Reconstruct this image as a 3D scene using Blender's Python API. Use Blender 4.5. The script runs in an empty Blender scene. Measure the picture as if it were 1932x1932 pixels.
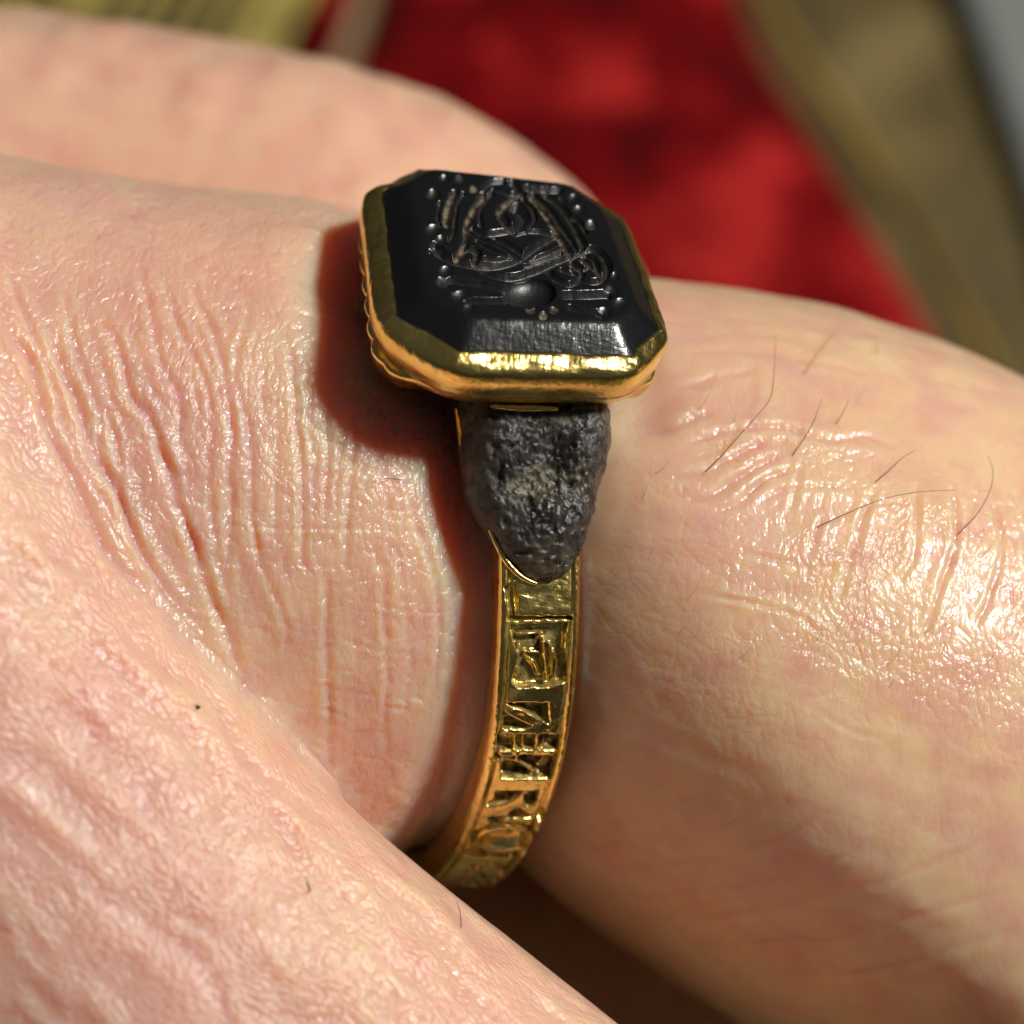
import bpy, math, random
import numpy as np
random.seed(7)

# ------------------------------------------------------------------ frame
# Everything is measured in millimetres in a frame at the ring (x right, y up, z towards the viewer) and then
# placed in the world (metres, z up): the viewer looks down at the table by PITCH degrees.
PITCH = math.radians(50)
HGT = 62.0                    # height of the ring above the table, mm
D = 78.0                      # viewing distance, mm
S = 1932 / 32.0               # reference units per mm at the ring
RIGHT = np.array([1.0, 0, 0])
UP = np.array([0, math.sin(PITCH), math.cos(PITCH)])
BACK = np.array([0, -math.cos(PITCH), math.sin(PITCH)])
ROT = np.stack([RIGHT, UP, BACK])           # row vectors


def W3(P):
    """frame mm -> world metres"""
    P = np.asarray(P, float)
    return (P @ ROT + np.array([0, 0, HGT])) * 0.001


def proj(P):
    P = np.asarray(P, float)
    m = D / (D - P[..., 2])
    return np.stack([966 + S * P[..., 0] * m, 966 - S * P[..., 1] * m], -1)


def ray(px, py):
    d = np.array([(px - 966) / S, (966 - py) / S, -D])
    return np.array([0, 0, D]), d


# ------------------------------------------------------------------ camera, world, sun, exposure
sc = bpy.context.scene
col = sc.collection
cam = bpy.data.cameras.new('camera')
camo = bpy.data.objects.new('camera', cam)
col.objects.link(camo)
camo.location = W3([0, 0, D])
camo.rotation_euler = (math.pi / 2 - PITCH, 0, 0)
cam.sensor_width = 36
cam.lens = 36 * D / 32.0
cam.clip_start = 0.002
cam.clip_end = 20
cam.dof.use_dof = True
cam.dof.focus_distance = (D - 9.2) * 0.001
cam.dof.aperture_fstop = cam.lens / 2.1
sc.camera = camo
sc.cycles.use_adaptive_sampling = True; sc.cycles.adaptive_threshold = 0.045; sc.cycles.adaptive_min_samples = 12
sc.cycles.max_bounces = 6; sc.cycles.diffuse_bounces = 3; sc.cycles.glossy_bounces = 4
sc.cycles.caustics_reflective = False; sc.cycles.caustics_refractive = False

L = np.array([0.64, 0.49, 0.59]); L /= np.linalg.norm(L)     # towards the sun, ring frame
LW = L @ ROT
from mathutils import Vector
world = bpy.data.worlds.new('World'); sc.world = world     # a dim room: grey walls, a somewhat paler ceiling
world.use_nodes = True
wn = world.node_tree
bg = wn.nodes['Background']
wtc = wn.nodes.new('ShaderNodeTexCoord'); wsep = wn.nodes.new('ShaderNodeSeparateXYZ'); wrm = wn.nodes.new('ShaderNodeValToRGB')
wmr = wn.nodes.new('ShaderNodeMapRange'); wmr.inputs[1].default_value = -1.0
wn.links.new(wtc.outputs['Generated'], wsep.inputs[0]); wn.links.new(wsep.outputs[2], wmr.inputs[0]); wn.links.new(wmr.outputs[0], wrm.inputs[0])
wrm.color_ramp.elements[0].position = 0.45; wrm.color_ramp.elements[0].color = (0.35, 0.33, 0.30, 1)
wrm.color_ramp.elements[1].position = 0.85; wrm.color_ramp.elements[1].color = (1.0, 1.0, 1.0, 1)
wn.links.new(wrm.outputs[0], bg.inputs[0])
bg.inputs[1].default_value = 0.055
lamp = bpy.data.lights.new('desk_lamp', 'AREA'); lamp.shape = 'DISK'; lamp.size = 0.064
lamp.energy = 2.12; lamp.color = (1.0, 0.965, 0.90)
lampo = bpy.data.objects.new('desk_lamp', lamp); col.objects.link(lampo)
lampo.rotation_euler = Vector(LW).to_track_quat('Z', 'Y').to_euler()
lampo.location = W3(L * 420)
vs = sc.view_settings
vs.view_transform = 'Standard'; vs.look = 'None'; vs.exposure = 0.0; vs.gamma = 1.0
vs.use_curve_mapping = False


# ------------------------------------------------------------------ helpers
_TAB = np.random.default_rng(11).uniform(-1, 1, 64 ** 3).astype(np.float32)


def vnoise(P, seed=0):
    """smooth value noise in [-1,1], P (n,3)"""
    P = np.asarray(P)
    i = np.floor(P).astype(np.int32); f = (P - i).astype(np.float32)
    f = f * f * f * (f * (f * 6 - 15) + 10)
    i += np.array([seed * 7, seed * 13, seed * 29], np.int32)
    i &= 63; j = (i + 1) & 63
    X = (i[:, 0] << 12, j[:, 0] << 12); Y = (i[:, 1] << 6, j[:, 1] << 6); Z = (i[:, 2], j[:, 2])
    fx, fy, fz = f[:, 0], f[:, 1], f[:, 2]

    def lx(y, z):
        yz = Y[y] + Z[z]
        a = _TAB[X[0] + yz]
        return a + fx * (_TAB[X[1] + yz] - a)

    a = lx(0, 0); a += fy * (lx(1, 0) - a)
    b = lx(0, 1); b += fy * (lx(1, 1) - b)
    return a + fz * (b - a)


def fbm(P, seed=0, oct=3):
    a, o = 1.0, 0
    P = np.asarray(P, float)
    for k in range(oct):
        o = o + a * vnoise(P, seed + k * 17); P = P * 2.03 + 11.3; a *= 0.5
    return o


def sstep(x, a, b):
    t = np.clip((x - a) / (b - a), 0, 1)
    return t * t * (3 - 2 * t)


def seg_dist(p, a, b):
    ab = b - a
    t = np.clip(((p - a) @ ab) / max(ab @ ab, 1e-12), 0, 1)
    return np.sqrt(((p - a - t[:, None] * ab) ** 2).sum(1)), t


def poly_dist(p, pts):
    """distance of p (n,k) to a polyline and the running fraction along it"""
    pts = np.asarray(pts, float)
    best = np.full(len(p), 1e9); fr = np.zeros(len(p))
    n = len(pts) - 1
    for i in range(n):
        d, t = seg_dist(p, pts[i], pts[i + 1])
        m = d < best
        best[m] = d[m]; fr[m] = (i + t[m]) / n
    return best, fr


def catmull(pts, n):
    pts = np.asarray(pts, float)
    P = np.vstack([2 * pts[0] - pts[1], pts, 2 * pts[-1] - pts[-2]])
    out = []
    for i in range(1, len(P) - 2):
        for t in np.arange(n) / n:
            a, b, c, d = P[i - 1], P[i], P[i + 1], P[i + 2]
            out.append(0.5 * (2 * b + (c - a) * t + (2 * a - 5 * b + 4 * c - d) * t * t + (3 * b - a - 3 * c + d) * t ** 3))
    out.append(pts[-1])
    return np.array(out)


def make(name, V, F, mat, parent=None, smooth=True, attrs=None, origin=None, world_space=False):
    """one mesh object from vertices (frame mm) and faces; the origin goes to its own middle"""
    V = np.asarray(V, float)
    Wv = V if world_space else W3(V)
    o0 = Wv.mean(0) if origin is None else (np.asarray(origin) if world_space else W3(origin))
    me = bpy.data.meshes.new(name)
    F = F if isinstance(F, list) else np.asarray(F)
    if isinstance(F, np.ndarray):
        n, k = F.shape
        me.vertices.add(len(V)); me.vertices.foreach_set('co', (Wv - o0).astype(np.float32).ravel())
        me.loops.add(n * k); me.loops.foreach_set('vertex_index', F.astype(np.int32).ravel())
        me.polygons.add(n)
        me.polygons.foreach_set('loop_start', np.arange(0, n * k, k, dtype=np.int32))
        me.polygons.foreach_set('loop_total', np.full(n, k, dtype=np.int32))
        me.update(calc_edges=True)
    else:
        me.from_pydata([tuple(v) for v in (Wv - o0)], [], [tuple(f) for f in F])
    me.validate()
    if smooth:
        me.polygons.foreach_set('use_smooth', np.ones(len(me.polygons), dtype=bool))
    for k, a in (attrs or {}).items():
        a = np.asarray(a, np.float32)
        if a.ndim == 2:
            at = me.attributes.new(k, 'FLOAT_VECTOR', 'POINT'); at.data.foreach_set('vector', a.ravel())
        else:
            at = me.attributes.new(k, 'FLOAT', 'POINT'); at.data.foreach_set('value', a)
    me.materials.append(mat)
    o = bpy.data.objects.new(name, me); col.objects.link(o)
    if parent is not None:
        o.parent = parent
        o.location = Vector(o0) - parent.location
    else:
        o.location = o0
    return o


def empty(name, at):
    e = bpy.data.objects.new(name, None); e.empty_display_size = 0.004
    col.objects.link(e); e.location = W3(at)
    return e


def tag(o, label, cat, group=None, kind=None):
    o['label'] = label; o['category'] = cat
    if group: o['group'] = group
    if kind: o['kind'] = kind
    return o


def grid_faces(nu, nv, wrap_u=False, wrap_v=False):
    iu = np.arange(nu if wrap_u else nu - 1); iv = np.arange(nv if wrap_v else nv - 1)
    a, b = np.meshgrid(iu, iv, indexing='ij')
    a2 = (a + 1) % nu; b2 = (b + 1) % nv
    return np.stack([a * nv + b, a2 * nv + b, a2 * nv + b2, a * nv + b2], -1).reshape(-1, 4)


def tube(pts, rad, nseg=6):
    """tapered tube round a polyline; rad is a number or one per point; closed ends"""
    pts = np.asarray(pts, float); n = len(pts)
    rad = np.broadcast_to(np.asarray(rad, float), (n,))
    T = np.gradient(pts, axis=0); T /= np.linalg.norm(T, axis=1)[:, None] + 1e-12
    ref = np.array([0.13, 0.31, 0.94])
    A = np.cross(T, ref); A /= np.linalg.norm(A, axis=1)[:, None] + 1e-12
    B = np.cross(T, A)
    ph = np.arange(nseg) * 2 * math.pi / nseg
    V = pts[:, None] + rad[:, None, None] * (np.cos(ph)[None, :, None] * A[:, None] + np.sin(ph)[None, :, None] * B[:, None])
    F = [tuple(f) for f in grid_faces(n, nseg, wrap_v=True)]
    F += [tuple(range(nseg))[::-1], tuple((n - 1) * nseg + k for k in range(nseg))]
    return V.reshape(-1, 3), F


# ------------------------------------------------------------------ materials
class NT:
    def __init__(self, name):
        self.m = bpy.data.materials.new(name); self.m.use_nodes = True
        self.t = self.m.node_tree; self.b = self.t.nodes['Principled BSDF']

    def n(self, typ, **kw):
        nd = self.t.nodes.new(typ)
        for k, v in kw.items():
            if k.startswith('in_'):
                nd.inputs[int(k[3:]) if k[3:].isdigit() else k[3:].replace('_', ' ')].default_value = v
            else:
                setattr(nd, k, v)
        return nd

    def l(self, a, b):
        self.t.links.new(a, b)

    def set(self, **kw):
        for k, v in kw.items():
            self.b.inputs[k.replace('_', ' ')].default_value = v

    def math(self, op, a, b=None, c=None):
        nd = self.t.nodes.new('ShaderNodeMath'); nd.operation = op
        for i, x in enumerate((a, b, c)):
            if x is None: continue
            if isinstance(x, (int, float)): nd.inputs[i].default_value = x
            else: self.l(x, nd.inputs[i])
        return nd.outputs[0]

    def mix(self, fac, a, b, blend='MIX'):
        nd = self.t.nodes.new('ShaderNodeMix'); nd.data_type = 'RGBA'; nd.blend_type = blend
        for i, x in ((0, fac), (6, a), (7, b)):
            if isinstance(x, (int, float)): nd.inputs[i].default_value = x
            elif isinstance(x, tuple): nd.inputs[i].default_value = (*x, 1)
            else: self.l(x, nd.inputs[i])
        return nd.outputs[2]

    def ramp(self, fac, stops):
        nd = self.t.nodes.new('ShaderNodeValToRGB')
        el = nd.color_ramp.elements
        while len(el) < len(stops): el.new(0.5)
        for e, (p, c) in zip(el, stops):
            e.position = p; e.color = (*c, 1) if len(c) == 3 else c
        self.l(fac, nd.inputs[0]); return nd.outputs[0]

    def noise(self, vec, scale, detail=3, rough=0.5, dist=0.0):
        nd = self.n('ShaderNodeTexNoise'); nd.inputs['Scale'].default_value = scale
        nd.inputs['Detail'].default_value = detail; nd.inputs['Roughness'].default_value = rough
        nd.inputs['Distortion'].default_value = dist
        if vec is not None: self.l(vec, nd.inputs['Vector'])
        return nd.outputs[0]

    def vor(self, vec, scale, feature='F1', rnd=1.0):
        nd = self.n('ShaderNodeTexVoronoi', feature=feature); nd.inputs['Scale'].default_value = scale
        nd.inputs['Randomness'].default_value = rnd
        self.l(vec, nd.inputs['Vector']); return nd.outputs['Distance']

    def vscale(self, vec, s):
        nd = self.n('ShaderNodeMapping'); nd.inputs['Scale'].default_value = s
        self.l(vec, nd.inputs[0]); return nd.outputs[0]

    def attr(self, name, out='Fac'):
        nd = self.n('ShaderNodeAttribute', attribute_name=name); return nd.outputs[out]

    def bump(self, h, dist, strength=1.0, prev=None):
        nd = self.n('ShaderNodeBump'); nd.inputs['Distance'].default_value = dist
        nd.inputs['Strength'].default_value = strength
        self.l(h, nd.inputs['Height'])
        if prev is not None: self.l(prev, nd.inputs['Normal'])
        return nd.outputs[0]


def skin_material(zone):
    k = NT('skin_' + zone)
    co = k.attr('finger_co', 'Vector')           # millimetres: along the finger, round it
    wgt = k.attr('relief')
    obj = k.n('ShaderNodeTexCoord').outputs['Object']
    # colour: yellowish base, pink blood blotches, fine speckle
    n1 = k.noise(obj, 190, 2, 0.55)
    n2 = k.noise(obj, 700, 3, 0.65)
    ca, cb = ((0.78, 0.55, 0.335), (0.75, 0.485, 0.30)) if zone == 'knuckle' else ((0.755, 0.51, 0.34), (0.73, 0.43, 0.305))
    c = k.mix(k.ramp(n1, [(0.36, (0, 0, 0)), (0.66, (1, 1, 1))]), ca, cb)
    c = k.mix(k.math('MULTIPLY', k.ramp(n2, [(0.44, (0, 0, 0)), (0.70, (1, 1, 1))]), 0.7), c, (0.69, 0.355, 0.275))
    c = k.mix(k.math('MULTIPLY', k.attr('pink'), 0.75), c, (0.71, 0.405, 0.335))
    k.l(c, k.b.inputs['Base Color'])
    if zone != 'far':
        warp = k.n('ShaderNodeTexNoise'); warp.inputs['Scale'].default_value = 0.9; warp.inputs['Detail'].default_value = 1
        k.l(co, warp.inputs['Vector'])
        wv = k.n('ShaderNodeVectorMath', operation='MULTIPLY_ADD')
        k.l(warp.outputs['Color'], wv.inputs[0]); wv.inputs[1].default_value = (0.6, 0.6, 0.0); k.l(co, wv.inputs[2])
        cw = wv.outputs[0]
        # small domed plates with furrows between them, in two sizes, over a loose undulation
        ax, amp = dict(fold=((5.6, 3.3), 0.66), near=((4.4, 7.4), 0.56), knuckle=((5.6, 4.6), 0.56))[zone]

        def plates(fx, fy):
            v = k.n('ShaderNodeTexVoronoi', feature='F1', voronoi_dimensions='2D')
            v.inputs['Scale'].default_value = 1; k.l(k.vscale(cw, (fx, fy, 1)), v.inputs['Vector'])
            return k.math('MULTIPLY', v.outputs['Distance'], v.outputs['Distance'])
        n3 = k.n('ShaderNodeTexNoise', noise_dimensions='2D'); n3.inputs['Scale'].default_value = 1; n3.inputs['Detail'].default_value = 2; n3.inputs['Roughness'].default_value = 0.55
        k.l(k.vscale(cw, (ax[0] * 0.55, ax[1] * 0.55, 1)), n3.inputs['Vector'])
        h = k.math('SUBTRACT', k.math('MULTIPLY', n3.outputs[0], dict(fold=1.1, near=0.7, knuckle=1.2)[zone]), k.math('ADD', plates(*ax), k.math('MULTIPLY', plates(ax[0] * 2.3, ax[1] * 2.3), 0.33)))
        if zone == 'knuckle':
            v2 = k.n('ShaderNodeTexVoronoi', feature='DISTANCE_TO_EDGE', voronoi_dimensions='2D')
            v2.inputs['Scale'].default_value = 1; k.l(k.vscale(cw, (1.1, 0.8, 1)), v2.inputs['Vector'])
            h = k.math('ADD', h, k.math('MULTIPLY', k.math('MINIMUM', v2.outputs['Distance'], 0.10), 4.0))
        hh = k.math('MULTIPLY', h, wgt)
        k.l(k.bump(hh, 0.00006 * amp, 1.0), k.b.inputs['Normal'])
        k.l(k.bump(hh, 0.000085 * amp, 1.0), k.b.inputs['Coat Normal'])
    near_ = zone == 'near'
    k.set(Roughness=0.42 if near_ else 0.40, IOR=1.42, Subsurface_Weight=1.0, Subsurface_Scale=0.0031, Coat_Weight=0.48 if near_ else 0.5, Coat_Roughness=0.15, Coat_IOR=1.45)
    k.b.inputs['Subsurface Radius'].default_value = (1.0, 0.36, 0.14)
    return k.m


def gold_material():
    k = NT('worn_gold')
    obj = k.n('ShaderNodeTexCoord').outputs['Object']
    rec = k.attr('recess')
    n1 = k.noise(obj, 900, 4, 0.6)
    c = k.mix(k.ramp(n1, [(0.35, (0, 0, 0)), (0.7, (1, 1, 1))]), (0.95, 0.74, 0.26), (0.90, 0.66, 0.19))
    n2 = k.noise(obj, 3800, 3, 0.6)
    grime = k.math('MULTIPLY', rec, k.ramp(n2, [(0.34, (0.2,) * 3), (0.56, (1, 1, 1))]))
    c = k.mix(grime, c, (0.075, 0.040, 0.012))
    k.l(c, k.b.inputs['Base Color'])
    k.l(k.math('SUBTRACT', 1.0, k.math('MULTIPLY', grime, 0.65)), k.b.inputs['Metallic'])
    sc1 = k.noise(k.vscale(obj, (1400, 7000, 1400)), 1.0, 2, 0.6)
    sc2 = k.noise(k.vscale(obj, (8200, 1500, 5200)), 1.0, 2, 0.6)
    rr = k.math('ADD', 0.13, k.math('MULTIPLY', n1, 0.20))
    k.l(k.math('ADD', rr, k.math('MULTIPLY', grime, 0.3)), k.b.inputs['Roughness'])
    k.l(k.bump(k.math('ADD', sc1, sc2), 0.000022, 1.0), k.b.inputs['Normal'])
    return k.m


def stone_material():
    k = NT('black_stone')
    obj = k.n('ShaderNodeTexCoord').outputs['Object']
    dirt = k.attr('dirt')
    n = k.noise(obj, 4200, 3, 0.6)
    c = k.mix(k.math('MULTIPLY', dirt, k.ramp(n, [(0.42, (0, 0, 0)), (0.62, (1, 1, 1))])), (0.006, 0.0065, 0.008), (0.23, 0.165, 0.085))
    k.l(c, k.b.inputs['Base Color'])
    s1 = k.noise(k.vscale(obj, (9000, 2600, 2600)), 1.0, 2, 0.65)
    s2 = k.noise(k.vscale(obj, (2600, 9000, 5000)), 1.0, 2, 0.65)
    nr = k.bump(k.math('ADD', s1, s2), 0.000008, 1.0)
    k.l(nr, k.b.inputs['Normal'])
    k.l(k.math('ADD', 0.22, k.math('ADD', k.math('MULTIPLY', dirt, 0.3), k.math('MULTIPLY', k.attr('cut'), 0.18))), k.b.inputs['Roughness'])
    k.set(IOR=1.6)
    return k.m


def lump_material():
    k = NT('corroded_dark_metal')
    obj = k.n('ShaderNodeTexCoord').outputs['Object']
    n1 = k.noise(obj, 650, 3, 0.55); n2 = k.noise(obj, 5200, 4, 0.7); n3 = k.noise(k.vscale(obj, (1, 1, 1)), 1500, 2, 0.5)
    c = k.ramp(n1, [(0.34, (0.022, 0.019, 0.019)), (0.50, (0.058, 0.053, 0.043)), (0.64, (0.15, 0.13, 0.08))])
    c = k.mix(k.ramp(n2, [(0.36, (1, 1, 1)), (0.50, (0, 0, 0))]), c, (0.016, 0.014, 0.018))
    c = k.mix(k.math('MULTIPLY', k.ramp(n2, [(0.58, (0, 0, 0)), (0.70, (1, 1, 1))]), 0.25), c, (0.25, 0.235, 0.19))
    k.l(c, k.b.inputs['Base Color'])
    k.l(k.math('SUBTRACT', k.ramp(n3, [(0.42, (0.34,) * 3), (0.60, (0.58,) * 3)]), k.math('MULTIPLY', k.attr('gloss'), 0.26)), k.b.inputs['Roughness'])
    k.set(Metallic=0.15, IOR=1.6)
    k.l(k.bump(n2, 0.000055, 1.0), k.b.inputs['Normal'])
    return k.m


def plain(name, color, rough=0.6, metallic=0.0, color2=None, nscale=400, bump=0.0, sheen=0.0):
    k = NT(name)
    obj = k.n('ShaderNodeTexCoord').outputs['Object']
    n = k.noise(obj, nscale, 4, 0.6)
    k.l(k.mix(k.ramp(n, [(0.35, (0, 0, 0)), (0.65, (1, 1, 1))]), color, color2 or tuple(0.75 * x for x in color)), k.b.inputs['Base Color'])
    k.set(Roughness=rough, Metallic=metallic)
    if sheen:
        k.set(Sheen_Weight=sheen, Sheen_Roughness=0.35)
        k.b.inputs['Sheen Tint'].default_value = (*color, 1)
    if bump: k.l(k.bump(n, bump), k.b.inputs['Normal'])
    return k.m


M_SKINS = [skin_material(z) for z in ('fold', 'near', 'knuckle', 'far')]
M_GOLD = gold_material()
M_STONE = stone_material()
M_LUMP = lump_material()

# ------------------------------------------------------------------ the table and what lies on it (out of focus)
def on_table(px, py, zw):
    """point in world mm on the horizontal plane zw above the table seen at a reference position"""
    o, d = ray(px, py)
    ow = o @ ROT + np.array([0, 0, HGT]); dw = d @ ROT
    t = (zw - ow[2]) / dw[2]
    return ow + t * dw


def brocade_material():
    k = NT('olive_brocade')
    obj = k.n('ShaderNodeTexCoord').outputs['Object']
    n1 = k.noise(obj, 55, 3, 0.55, 0.6); n2 = k.noise(obj, 220, 3, 0.6)
    c = k.ramp(n1, [(0.34, (0.022, 0.020, 0.010)), (0.44, (0.105, 0.076, 0.024)), (0.57, (0.15, 0.108, 0.034)), (0.66, (0.27, 0.20, 0.075))])
    c = k.mix(k.math('MULTIPLY', n2, 0.5), c, (0.06, 0.045, 0.02))
    k.l(c, k.b.inputs['Base Color']); k.set(Roughness=0.55)
    k.l(k.bump(n2, 0.0006), k.b.inputs['Normal'])
    return k.m


nx, ny = 160, 160
gx, gy = np.meshgrid(np.linspace(-0.30, 0.30, nx), np.linspace(-0.22, 0.42, ny), indexing='ij')
P = np.stack([gx.ravel(), gy.ravel(), np.zeros(nx * ny)], 1)
P[:, 2] = 0.0010 * fbm(P * 60, 5, 3) - 0.002
t = make('table', P, grid_faces(nx, ny), brocade_material(), world_space=True)
t['kind'] = 'structure'; t['label'] = 'olive and gold brocade cloth on the table behind the hand'

# red velvet band with a beige trim near its left border
def velvet_material():
    k = NT('red_velvet')
    obj = k.n('ShaderNodeTexCoord').outputs['Object']
    n1 = k.noise(obj, 120, 3, 0.5, 0.3); n2 = k.noise(obj, 900, 2, 0.6)
    c = k.ramp(n1, [(0.40, (0.085, 0.0004, 0.0018)), (0.55, (0.18, 0.0012, 0.003)), (0.67, (0.44, 0.02, 0.017))])
    k.l(c, k.b.inputs['Base Color'])
    k.set(Roughness=0.85, Sheen_Weight=0.04, Sheen_Roughness=0.4, Specular_IOR_Level=0.1)
    k.b.inputs['Sheen Tint'].default_value = (0.9, 0.15, 0.1, 1)
    k.l(k.bump(n2, 0.0004), k.b.inputs['Normal'])
    return k.m


def strip(left, right, z0, thick, n=90, m=40, puff=1.0, seed=3, amp=1.0):
    """padded strip between two traced borders on the table; closed underneath"""
    Lp = catmull([on_table(x, y, z0) for x, y in left], 24); Rp = catmull([on_table(x, y, z0) for x, y in right], 24)
    f = lambda A: np.stack([np.interp(np.linspace(0, 1, n), np.linspace(0, 1, len(A)), A[:, i]) for i in range(3)], 1)
    Lp, Rp = f(Lp), f(Rp)
    u = np.linspace(0, 1, m)
    top = Lp[:, None] * (1 - u)[None, :, None] + Rp[:, None] * u[None, :, None]
    prof = thick * (1 - np.abs(2 * u - 1) ** 8) ** 0.5
    top[..., 2] = z0 - thick + prof[None] * puff
    top[..., 2] += amp * fbm(top.reshape(-1, 3) * 0.09, seed, 3).reshape(n, m) * (prof / thick)[None]
    bot = top.copy(); bot[..., 2] = z0 - thick - 0.6
    V = np.concatenate([top, bot[:, ::-1]], 1)
    F = [tuple(q) for q in grid_faces(n, 2 * m, wrap_v=True)]
    F += [tuple(range(2 * m))[::-1], tuple((n - 1) * 2 * m + k for k in range(2 * m))]
    return V.reshape(-1, 3) * 0.001, F


VEL = velvet_material()
vroot = bpy.data.objects.new('velvet_ribbon', None); col.objects.link(vroot); vroot.empty_display_size = 0.01
vroot.location = Vector(on_table(1200, 300, 0) * 0.001)
tag(vroot, 'wide red velvet ribbon with a beige trim lying behind the fingers', 'ribbon')
V, F = strip([(760, -330), (690, -20), (520, 300), (300, 700), (180, 1100)], [(1310, -330), (1430, 0), (1600, 260), (1860, 700), (2130, 1150)], 6.0, 5.0, amp=0.9)
make('velvet', V, F, VEL, vroot, world_space=True)
V, F = strip([(640, -330), (600, 0), (480, 260), (300, 600)], [(715, -330), (655, 0), (540, 260), (350, 600)], 5.0, 3.0, m=16, amp=0.2)
make('velvet_border', V, F, VEL, vroot, world_space=True)
M_TRIM = plain('beige_trim', (0.42, 0.29, 0.17), 0.6, 0, (0.30, 0.19, 0.09), 500, 0.0004)
V, F = strip([(722, -330), (662, 0), (548, 260), (356, 600)], [(752, -330), (688, 0), (578, 260), (384, 600)], 6.0, 3.5, m=14, amp=0.1)
make('trim', V, F, M_TRIM, vroot, world_space=True)
M_GT = plain('gold_thread', (0.42, 0.27, 0.05), 0.45, 0.0, (0.12, 0.08, 0.02), 60, 0.0004)
ed = catmull([on_table(x, y, 2.0) for x, y in [(1330, -330), (1446, 0), (1612, 252), (1742, 462), (1872, 690), (2140, 1150)]], 14)
V, F = tube(ed, 0.6, 8)
make('gold_cord', V * 0.001, F, M_GT, vroot, world_space=True)

# grey bar at the upper right corner
V, F = strip([(1730, -260), (1826, 0), (1945, 350), (2070, 700)], [(1960, -300), (2050, 0), (2160, 350), (2280, 700)], 1.0, 0.9, m=24, amp=0.0)
g = make('metal_bar', V, F, plain('grey_metal', (0.30, 0.32, 0.30), 0.4, 0.2, (0.25, 0.27, 0.25), 90), world_space=True)
tag(g, 'pale grey metal bar crossing the upper right corner, out of focus', 'bar')

# dark tasselled fringe with yellow strands at the upper left
M_YEL = plain('yellow_strand', (0.60, 0.47, 0.11), 0.5, 0.0, (0.26, 0.20, 0.06), 120)
M_DRK = plain('dark_cloth', (0.02, 0.018, 0.01), 0.8, 0, (0.07, 0.06, 0.025), 90, 0.0004)
V, F = strip([(-260, -260), (-260, 60), (-260, 320)], [(600, -260), (560, 60), (470, 320)], 3.0, 2.0, n=40, m=30, amp=0.3)
fr = bpy.data.objects.new('fringed_cloth', None); col.objects.link(fr); fr.location = Vector(on_table(250, 40, 0) * 0.001)
tag(fr, 'black cloth with slanting yellow strands behind the upper finger', 'cloth')
make('cloth', V, F, M_DRK, fr, world_space=True)
for x0, w in ((-30, 0.5), (15, 0.7), (70, 0.4), (130, 0.9), (165, 0.6), (215, 0.4), (270, 0.6), (330, 0.4), (385, 0.5), (440, 0.4), (490, 1.0), (525, 0.6), (560, 0.6)):
    ps = [on_table(x0 + 110 + random.uniform(-8, 8), -230, 4.5), on_table(x0 + 30, -40, 4.5), on_table(x0 - 25, 60, 4.6), on_table(x0 - 110, 240, 4.4)]
    V, F = tube(catmull(ps, 8), w, 8)
    make('strand', V * 0.001, F, M_YEL, fr, world_space=True)

# ------------------------------------------------------------------ ring frame
RC = np.array([-1.424, -2.15, 0.0])
ra, rb = -0.0113, 0.2356
RA = np.array([math.cos(rb) * math.cos(ra), math.sin(ra), -math.sin(rb) * math.cos(ra)])
RU = np.array([0, 1.0, 0]); RU = RU - RA * (RU @ RA); RU /= np.linalg.norm(RU)
RW = np.cross(RA, RU)
R_OUT, R_IN = 9.48, 8.36
TB = 0.821                        # where the bezel sits round the ring
H = 12.28                          # girdle of the stone above the ring centre
BN = math.cos(TB) * RW + math.sin(TB) * RU
BT = -math.sin(TB) * RW + math.cos(TB) * RU


def ringp(th, r, w):
    th, r, w = np.broadcast_arrays(np.asarray(th, float), np.asarray(r, float), np.asarray(w, float))
    return RC + w[..., None] * RA + r[..., None] * (np.cos(th)[..., None] * RW + np.sin(th)[..., None] * RU)


def ring_coords(P):
    q = P - RC
    w = q @ RA; a = q @ RW; b = q @ RU
    return np.arctan2(b, a), np.hypot(a, b), w


def on_band(px, py, r=R_OUT):
    """angle and axial place on the ring's cylinder of radius r met by the ray through a reference position"""
    o, d = ray(px, py)
    q = o - RC
    oa, da = q @ RW, d @ RW; ob, db = q @ RU, d @ RU
    A = da * da + db * db; B = oa * da + ob * db; C = oa * oa + ob * ob - r * r
    disc = B * B - A * C
    t = (-B - math.sqrt(max(disc, 0))) / A
    p = o + t * d
    th, _, w = ring_coords(p[None])
    return float(th[0]), float(w[0])


def on_face(px, py, h):
    o, d = ray(px, py)
    t = ((RC + h * BN - o) @ BN) / (d @ BN)
    p = o + t * d - RC
    return float(p @ RA), float(p @ BT)


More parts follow.
